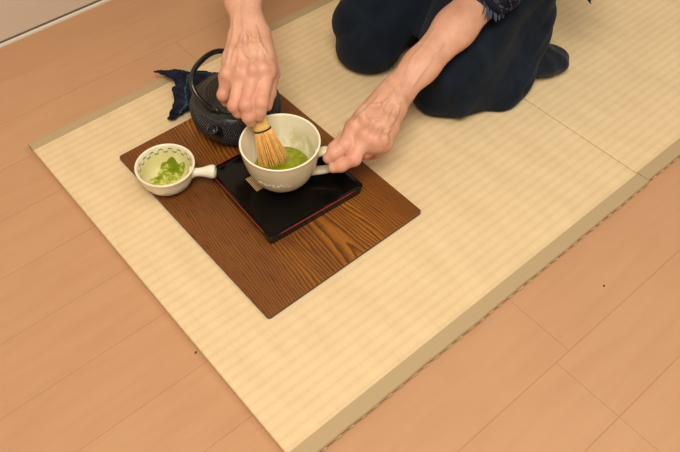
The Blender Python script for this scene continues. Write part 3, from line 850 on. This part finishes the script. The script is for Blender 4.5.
# ---- right hand, gripping the whisk from above
wR = np.array((0.3736, 0.5931, 0.2320)); eR = np.array((0.4787, 0.7867, 0.2750))
mR = [(0.3389, 0.4957, 0.2110), (0.3181, 0.5003, 0.2150), (0.3001, 0.5153, 0.2110), (0.2869, 0.5373, 0.2000)]
dR = N(np.array([-.42, -.30, .62]))
rootR = [(0.3759, 0.5651, 0.2280), (0.3670, 0.5728, 0.2300), (0.3564, 0.5817, 0.2280), (0.3409, 0.5874, 0.2220)]
fR = [dict(p=[mR[0], (0.2961, 0.4594, 0.1880), (0.2899, 0.4568, 0.1760), (0.2874, 0.4545, 0.1680)], r=[.0130, .0124, .0110, .0095]),
      dict(p=[mR[1], (0.2752, 0.4709, 0.1880), (0.2717, 0.4620, 0.1700), (0.2727, 0.4594, 0.1600)], r=[.0128, .0118, .0102, .0088]),
      dict(p=[mR[2], (0.2652, 0.4909, 0.1780), (0.2685, 0.4863, 0.1660), (0.2800, 0.4858, 0.1550)], r=[.0122, .0108, .0094, .0080]),
      dict(p=[mR[3], (0.2687, 0.5281, 0.1750), (0.2758, 0.5320, 0.1550), (0.2918, 0.5275, 0.1420)], r=[.0112, .0100, .0088, .0075]),
      dict(p=[(0.3701, 0.5510, 0.2120), (0.3534, 0.5034, 0.1900), (0.3318, 0.4855, 0.1720), (0.3171, 0.4730, 0.1600)], r=[.0150, .0125, .0112, .0090])]
def onback(p, q, up, s, lift=.007): return np.array(p) * (1 - s) + np.array(q) * s + np.array(up) * lift
veR = [[(0.4017, 0.6303, 0.2400), (0.3794, 0.6032, 0.2360), (0.3638, 0.5829, 0.2300), (0.3429, 0.5641, 0.2220), (0.3198, 0.5534, 0.2150), (0.3027, 0.5418, 0.2100)],
       [(0.3429, 0.5641, 0.2220), (0.3317, 0.5348, 0.2200), (0.3314, 0.5178, 0.2180), (0.3448, 0.5166, 0.2160)], [(0.3824, 0.5742, 0.2260), (0.3661, 0.5443, 0.2220), (0.3476, 0.5283, 0.2200), (0.3248, 0.5064, 0.2160)],
       [(0.3636, 0.6110, 0.2350), (0.3458, 0.5906, 0.2260), (0.3264, 0.5708, 0.2180), (0.3092, 0.5568, 0.2100)], [(0.3638, 0.5829, 0.2300), (0.3567, 0.5562, 0.2280), (0.3661, 0.5443, 0.2220), (0.3615, 0.5196, 0.2140)]]
sR = dict(wrist=wR, elbow=eR, mcp=mR, dorsal=dR, roots=rootR, wr=.0255, fingers=fR, veins=veR, aflat=.82,
          arm=[(0, .25, .0275, .0300), (.25, .6, .0300, .0385), (.6, 1., .0385, .0410)],
          thenar=[((0.3809, 0.5676, 0.2180), (0.3530, 0.5078, 0.1960), .0170, .0135), ((0.3785, 0.5777, 0.2050), (0.3531, 0.5313, 0.1900), .0170, .0135)])
F_ = build_hand(sR, np.minimum.reduce([eR, wR, mR[0], fR[3]['p'][3], fR[1]['p'][3]]) - .055, np.maximum.reduce([eR, wR, mR[0], fR[0]['p'][3]]) + .055)
fluR = [(np.array(m) + dR * .008, .011) for m in mR] + [(np.array(f['p'][1]), .017) for f in fR[:4]] + [(np.array(f['p'][2]), .014) for f in fR[:4]]
collect(F_, fluR, sR['vlines'])

# ---- left hand, steadying the mug by its handle
wL = np.array((0.5237, 0.3734, 0.1380)); eL = np.array((0.7759, 0.3938, 0.2350))
mL = [(0.4135, 0.3598, 0.1340), (0.4118, 0.3300, 0.1360), (0.4192, 0.3130, 0.1300), (0.4377, 0.3100, 0.1180)]
dL = N(np.array([-.30, -.38, .87]))
rootL = [(0.4980, 0.3820, 0.1400), (0.4955, 0.3640, 0.1420), (0.4965, 0.3522, 0.1380), (0.4999, 0.3475, 0.1300)]
fL = [dict(p=[mL[0], (0.3817, 0.3436, 0.1240), (0.3592, 0.3470, 0.1160), (0.3485, 0.3500, 0.1100)], r=[.0135, .0132, .0122, .0100]),
      dict(p=[mL[1], (0.3782, 0.3191, 0.1120), (0.3582, 0.3290, 0.1020), (0.3467, 0.3362, 0.0980)], r=[.0128, .0116, .0104, .0088]),
      dict(p=[mL[2], (0.4085, 0.3225, 0.1060), (0.4094, 0.3356, 0.0880), (0.4054, 0.3492, 0.0800)], r=[.0120, .0104, .0094, .0082]),
      dict(p=[mL[3], (0.4296, 0.3149, 0.0980), (0.4281, 0.3279, 0.0840), (0.4276, 0.3451, 0.0760)], r=[.0108, .0094, .0088, .0078]),
      dict(p=[(0.4844, 0.3918, 0.1180), (0.4337, 0.3745, 0.1180), (0.3940, 0.3604, 0.1200), (0.3632, 0.3556, 0.1210)], r=[.0150, .0125, .0108, .0092])]
veL = [[(0.5203, 0.3936, 0.1450), (0.5092, 0.3660, 0.1420), (0.5031, 0.3466, 0.1380), (0.4893, 0.3341, 0.1340), (0.4659, 0.3238, 0.1300), (0.4469, 0.3208, 0.1300)],
       [(0.5092, 0.3660, 0.1420), (0.4818, 0.3618, 0.1400), (0.4654, 0.3720, 0.1380), (0.4474, 0.3674, 0.1380), (0.4394, 0.3482, 0.1380), (0.4510, 0.3383, 0.1380), (0.4679, 0.3467, 0.1380)],
       [(0.4474, 0.3674, 0.1380), (0.4348, 0.3712, 0.1360), (0.4208, 0.3604, 0.1360)], [(0.4659, 0.3238, 0.1300), (0.4474, 0.3240, 0.1320), (0.4314, 0.3214, 0.1300)],
       [(0.6451, 0.4105, 0.1750), (0.6021, 0.4010, 0.1600), (0.5758, 0.3961, 0.1520), (0.5461, 0.3775, 0.1480), (0.5231, 0.3683, 0.1440)], [(0.6324, 0.3770, 0.1700), (0.5810, 0.3643, 0.1600), (0.5439, 0.3552, 0.1500)]]
sL = dict(wrist=wL, elbow=eL, mcp=mL, dorsal=dL, roots=rootL, wr=.0270, fingers=fL, veins=veL, aflat=.82,
          arm=[(0, .25, .0285, .0295), (.25, .6, .0295, .0355), (.6, 1., .0355, .0365)],
          thenar=[((0.4995, 0.3878, 0.1260), (0.4414, 0.3755, 0.1220), .0165, .0135)], ulna=np.array((0.5065, 0.3462, 0.1500)))
F_ = build_hand(sL, np.minimum.reduce([eL, wL, fL[0]['p'][3], fL[1]['p'][3], fL[3]['p'][3], mL[3]]) - .055, np.maximum.reduce([eL, wL, mL[0]]) + .055)
fluL = [(np.array(m) + dL * .008, .011) for m in mL] + [(np.array(f['p'][1]), .015) for f in fL[:4]] + [(np.array(f['p'][2]), .013) for f in fL[:4]]
collect(F_, fluL, sL['vlines'])

# ---- upper body, head, hips, legs (mostly above and outside the picture)
sho = np.array([.70, .51, .62]); sR_ = np.array([.69, .69, .575]); sL_ = np.array([.69, .31, .575]); hip = np.array([.96, .57, .25])
F_ = Field((.42, .20, .02), (1.16, .92, .98), .0065)
F_.cap(hip, hip + (sho - hip) * .5, .125, .120, .05, nrm=N(np.cross(sho - hip, [0, 1, 0])), flat=.75)
F_.cap(hip + (sho - hip) * .5, sho - [0.0, 0, .05], .125, .125, .05, nrm=N(np.cross(sho - hip, [0, 1, 0])), flat=.75)
F_.cap(sR_ + [0, -.05, -.01], sL_ + [0, .05, -.01], .062, .062, .05)
for s_, e_ in ((sR_, eR), (sL_, eL)): F_.cap(s_, e_, .050, .035, .03)
neck = sho + np.array([-.07, 0, .075]); F_.cap(sho, neck, .056, .052, .03)
hc = np.array([.575, .50, .795]); fd = N([-.78, -.02, -.62]); hu = N(np.cross(np.cross(fd, [0, 0, 1]), fd)); hs = np.cross(hu, fd)
F_.cap(neck, hc - fd * .03, .052, .056, .02)
AX = np.stack([fd, hs, hu])
F_.ell(hc, (.098, .078, .105), .02, AX); F_.ell(hc + fd * .035 - hu * .055, (.060, .055, .055), .03, AX)
F_.ell(hc + fd * .075 - hu * .092, (.024, .026, .020), .02, AX)
F_.cap(hc + fd * .090 + hu * .006, hc + fd * .116 - hu * .030, .010, .014, .012); F_.ell(hc + fd * .104 - hu * .038, (.014, .020, .010), .008, AX)
for sg in (1, -1):
    F_.ell(hc + fd * .098 + hs * .032 * sg + hu * .004, (.014, .016, .011), .008, AX, op='carve')
    F_.cap(hc + fd * .096 + hs * .016 * sg + hu * .022, hc + fd * .088 + hs * .050 * sg + hu * .022, .007, .006, .012)
    F_.ell(hc + hs * .080 * sg - hu * .010 - fd * .01, (.020, .009, .032), .008, AX)
F_.cap(hc + fd * .098 - hu * .058 + hs * .022, hc + fd * .098 - hu * .058 - hs * .022, .008, .008, .010)
for hy, kn, an in ((.60, (.715, .585, .085), (.95, .64, .055)), (.41, (.735, .415, .085), (.87, .375, .055))):
    hq = np.array([.96, .57 + (hy - .5) * .8, .20])
    F_.cap(hq, kn, .075, .046, .04); F_.cap(kn, an, .042, .028, .02)
collect(F_, [(hc + fd * .09 + hs * .045 - hu * .03, .03), (hc + fd * .09 - hs * .045 - hu * .03, .03)], (), 2)
V = np.concatenate(allV) - PO; F = np.concatenate(allF)
body = mesh('body', V, F, M['skin'], person, attrs=dict(flush=np.concatenate(fl_), vein=np.concatenate(vn_)))
tag(body, 'bare forearms and veined hands')
for sg in (1, -1):
    eb = MB(); eb.lathe([(0, -.0125)] + [(.0125 * math.cos(a), .0125 * math.sin(a)) for a in np.linspace(-1.4, 1.4, 11)] + [(0, .0125)], 20)
    eo = eb.build('eye', M['eye'], person, tuple(hc + fd * .086 + hs * .032 * sg + hu * .004 - PO))
    ib = MB(); ib.lathe([(0, -.001), (.0058, -.0006), (.0058, .0004), (0, .0012)], 18); ib.xf(Vector((0, 0, 1)).rotation_difference(Vector(fd)).to_matrix().to_4x4())
    ib.build('iris', M['iris'], eo, tuple(fd * .0122))
lb = MB()
for dz, r_ in ((.0025, .0035), (-.0035, .0042)):
    lb.tube(catmull([hc + fd * (.105 - abs(q) * 5 * .002) + hs * q - hu * (.058 - dz) - PO for q in (-.021, -.01, 0, .01, .021)], 4), [r_ * s_ for s_ in np.sin(np.linspace(.15, PI - .15, 17))], 8)
lb.build('lips', M['lip'], person)
F_ = Field(hc - .16, hc + .16, .005)
F_.ell(hc - fd * .014 + hu * .012, (.103, .086, .108), .01, AX); F_.ell(hc + fd * .085 - hu * .050, (.075, .082, .078), .012, AX, op='carve')
sl, X = F_.region(F_.lo, F_.lo + F_.h * (F_.n - 1), 0); ang = np.arctan2((X - hc) @ hs, (X - hc) @ hu + .02)
F_.D[sl] += (.0018 * np.sin(ang * 46)).astype(np.float32)
V, F = F_.mesh(); mesh('hair', relax(V, F, 1) - PO, F, M['hair'], person)

# ---- trousers
F_ = Field((.555, .22, .004), (1.20, .78, .42), .0045)
kR, kL = np.array([.672, .598, .086]), np.array([.705, .402, .090])
hR, hL = np.array([.96, .640, .215]), np.array([.965, .505, .215])
F_.cap(kR, hR, .083, .112, .03); F_.cap(kL, hL, .078, .108, .03)
F_.ell((.650, .575, .05), (.055, .060, .045), .03); F_.cap([.70, .360, .045], [.80, .345, .042], .040, .048, .04); F_.cap([.80, .345, .042], [.86, .365, .045], .046, .042, .03)
F_.cap(kR + [.02, 0, -.02], [.96, .66, .075], .060, .062, .04); F_.cap(kL + [.015, -.005, -.025], [.86, .400, .065], .062, .052, .04)
F_.cap(kL + [-.012, -.01, -.045], [.79, .345, .045], .040, .034, .035)      # baggy cloth pooled beside the knee
F_.cap([.79, .35, .052], [.90, .375, .060], .036, .040, .03)
F_.cap([.72, .37, .07], [.86, .405, .14], .05, .055, .05)
F_.cap(kR + [-.015, 0, -.04], kR + [.05, .02, -.05], .045, .045, .03)
F_.cap([.865, .375, .09], [.885, .385, .19], .055, .058, .03)
F_.ell((.662, .392, .040), (.045, .050, .035), .03); F_.cap([.77, .335, .036], [.83, .340, .040], .040, .034, .03)
F_.ell((1.00, .57, .24), (.13, .17, .13), .05)
F_.cap([.86, .42, .13], [.95, .47, .17], .07, .08, .04)
for a, b_, r_ in (([.665, .325, .055], [.88, .375, .195], .010), ([.69, .40, .165], [.90, .45, .265], .011), ([.655, .575, .155], [.83, .56, .255], .010), ([.63, .59, .120], [.66, .54, .05], .008),
                  ([.75, .36, .155], [.93, .37, .245], .010), ([.72, .50, .10], [.85, .50, .19], .012), ([.64, .37, .11], [.66, .33, .04], .008)):
    F_.cap(np.array(a), np.array(b_), r_, r_ * .7, .022)
for a, b_, r_ in (([.80, .285, .045], [.86, .300, .075], .013), ([.66, .500, .02], [.80, .505, .10], .020)):
    F_.cap(np.array(a), np.array(b_), r_, r_, .012, op='carve')
sl, X = F_.region(F_.lo, F_.lo + F_.h * (F_.n - 1), 0)
x, y, z = X[..., 0], X[..., 1], X[..., 2]
u_ = y * 30 + z * 34 - x * 16 + 1.3 * np.sin(x * 17 + y * 5) ; v_ = z * 52 - x * 30 + 1.5 * np.sin(y * 21)
F_.D[sl] += (.0055 * (1 - np.abs(np.sin(u_ * .5))) ** 3 + .0045 * (1 - np.abs(np.sin(v_ * .45 + u_ * .25))) ** 3 * np.clip((x - .67) * 9, 0, 1) + .0045 * np.sin(u_) * np.clip(1.4 - np.abs(x - .84) * 5, .2, 1) + .0030 * np.sin(v_ * .9 + 1) * np.sin(y * 11 + 2) + .0016 * np.sin(x * 70 + 3 * np.sin(y * 24 + z * 18)) * np.sin(z * 40)).astype(np.float32)
F_.plane((0, 0, .0162), (0, 0, -1), .006)
V, F = F_.mesh(); V = relax(V, F, 4)
mesh('trousers', V - PO, F, M['trousers'], person)
# ---- socks
def sock(P, R):
    F_ = Field(np.min(P, 0) - .06, np.max(P, 0) + .06, .003)
    for i in range(len(P) - 1): F_.cap(np.array(P[i]), np.array(P[i + 1]), R[i], R[i + 1], .015, nrm=(0, 0, 1), flat=.62)
    F_.ell(np.array(P[-1]) + [-.004, -.020, 0], (.020, .014, .014), .012); F_.ell(np.array(P[-1]) + [.004, .012, 0], (.020, .018, .016), .010)
    sl, X = F_.region(F_.lo, F_.lo + F_.h * (F_.n - 1), 0)
    F_.D[sl] += (.0014 * np.sin(X[..., 0] * 190 + X[..., 1] * 60)).astype(np.float32)
    F_.plane((0, 0, .0162), (0, 0, -1), .004)
    V, F = F_.mesh(); mesh('sock', relax(V, F, 2) - PO, F, M['sock'], person)
sock([(.86, .365, .050), (.895, .338, .042), (.922, .322, .038)], [.040, .043, .036])
sock([(.96, .66, .050), (1.04, .68, .042), (1.10, .69, .036)], [.044, .044, .036])
# ---- shirt
F_ = Field((.44, .14, .20), (1.24, .95, .76), .0065)
F_.cap(hip + [.03, 0, .02], hip + (sho - hip) * .5, .160, .140, .05, nrm=N(np.cross(sho - hip, [0, 1, 0])), flat=.82)
F_.cap(hip + (sho - hip) * .5, sho - [0, 0, .05], .140, .138, .05, nrm=N(np.cross(sho - hip, [0, 1, 0])), flat=.80)
F_.cap(sR_ + [0, -.05, 0], sL_ + [0, .05, 0], .078, .078, .05)
F_.cap(sR_, sR_ + (eR - sR_) * .72, .070, .066, .04)
F_.cap(sL_, sL_ + (eL - sL_) * .93, .070, .060, .04); F_.cap(np.array(eL) + [.0, -.02, .03], np.array((0.7498, 0.3673, 0.2100)), .045, .012, .03)
F_.cap([1.0, .47, .33], np.array((0.9701, 0.3081, 0.2500)), .07, .034, .03, nrm=(-.4, -.4, .8), flat=.4); F_.cap(np.array((0.9701, 0.3081, 0.2500)), np.array((0.9147, 0.2744, 0.2000)), .034, .007, .02, nrm=(-.4, -.4, .8), flat=.4)
sl, X = F_.region(F_.lo, F_.lo + F_.h * (F_.n - 1), 0); x, y, z = X[..., 0], X[..., 1], X[..., 2]
F_.D[sl] += (.0028 * np.sin(x * 55 + z * 40 + 2 * np.sin(y * 20)) * np.sin(y * 34)).astype(np.float32)
F_.ell(sho + [-.05, 0, .10], (.075, .070, .06), .02, op='carve')
V, F = F_.mesh(); V = relax(V, F, 2)
shirt = mesh('shirt', V - PO, F, M['shirt'], person)

fr = MB(); base_ = np.array((0.7114, 0.3568, 0.2350)); b2_ = np.array((0.7662, 0.3519, 0.2150))
for k in range(20):
    f = k / 19 + random.uniform(-.05, .05); p = base_ * (1 - f) + b2_ * f + np.array([random.uniform(-.004, .004), 0, 0])
    fr.tube(catmull([p + [.006, .008, .008], p, p + [random.uniform(-.010, -.004), random.uniform(-.010, -.003), random.uniform(-.020, -.004)]], 4), random.choice([.0008, .0012, .0018]), 5)
fr.V = [tuple(np.array(v) - PO) for v in fr.V]
fr.build('sleeve_fringe', M['fringe'], shirt)

# ================================================================== CRUMBS ON THE FLOOR
for p, lb_ in (((0.5727, -0.0834, 0.0000), 'tiny dark crumb on the bare floor right of the front mat edge'), ((-0.0013, 0.2476, 0.0000), 'tiny dark crumb on the floor against the left end of the mat')):
    b = MB(); b.lathe([(0, 0), (.0016, .0002), (.0019, .0009), (.0011, .0016), (0, .0018)], 9)
    b.V = [(x * 1.2, y * .8 + .2 * x, z) for x, y, z in b.V]
    o = b.build('crumb', M['speck'], None, (p[0] - .003 * (p[0] < .1), p[1], 0)); tag(o, lb_, 'crumb')

# ================================================================== LIGHT
def area(name, loc, target, size, size_y, power, colr):
    l = bpy.data.lights.new(name, 'AREA'); l.shape = 'RECTANGLE'; l.size = size; l.size_y = size_y; l.energy = power; l.color = colr
    o = bpy.data.objects.new(name, l); col.objects.link(o); o.location = loc
    o.rotation_euler = (Vector(target) - Vector(loc)).to_track_quat('-Z', 'Y').to_euler(); return o
area('ceiling_light_near', (-.40, -.45, 2.35), (.20, .15, 0), 1.1, 1.1, 54, (1.0, .925, .81))
area('ceiling_light_far', (1.3, -.6, 2.35), (.5, .3, 0), 0.9, .9, 14, (1.0, .925, .81))
wd = bpy.data.worlds.new('World'); scene.world = wd; wd.use_nodes = True
bg = wd.node_tree.nodes['Background']; bg.inputs[0].default_value = (1.0, .91, .79, 1); bg.inputs[1].default_value = .36

# ================================================================== CAMERA
cd = bpy.data.cameras.new('camera'); cam = bpy.data.objects.new('camera', cd); col.objects.link(cam)
cd.sensor_width = 36; cd.lens = 739.48 / 680 * 36; cd.clip_start = .01
R_ = [[0.759409, -0.505607, 0.409462], [-0.65061, -0.592312, 0.475261], [0.002234, -0.627318, -0.77876]]
mw = Matrix([[R_[i][0], -R_[i][1], -R_[i][2], [-0.20236, -0.3196, 1.00442][i]] for i in range(3)] + [[0, 0, 0, 1]])
cam.matrix_world = mw
scene.camera = cam
scene.view_settings.view_transform = 'Standard'; scene.view_settings.look = 'None'
scene.view_settings.exposure = 0.0; scene.view_settings.gamma = 1.0
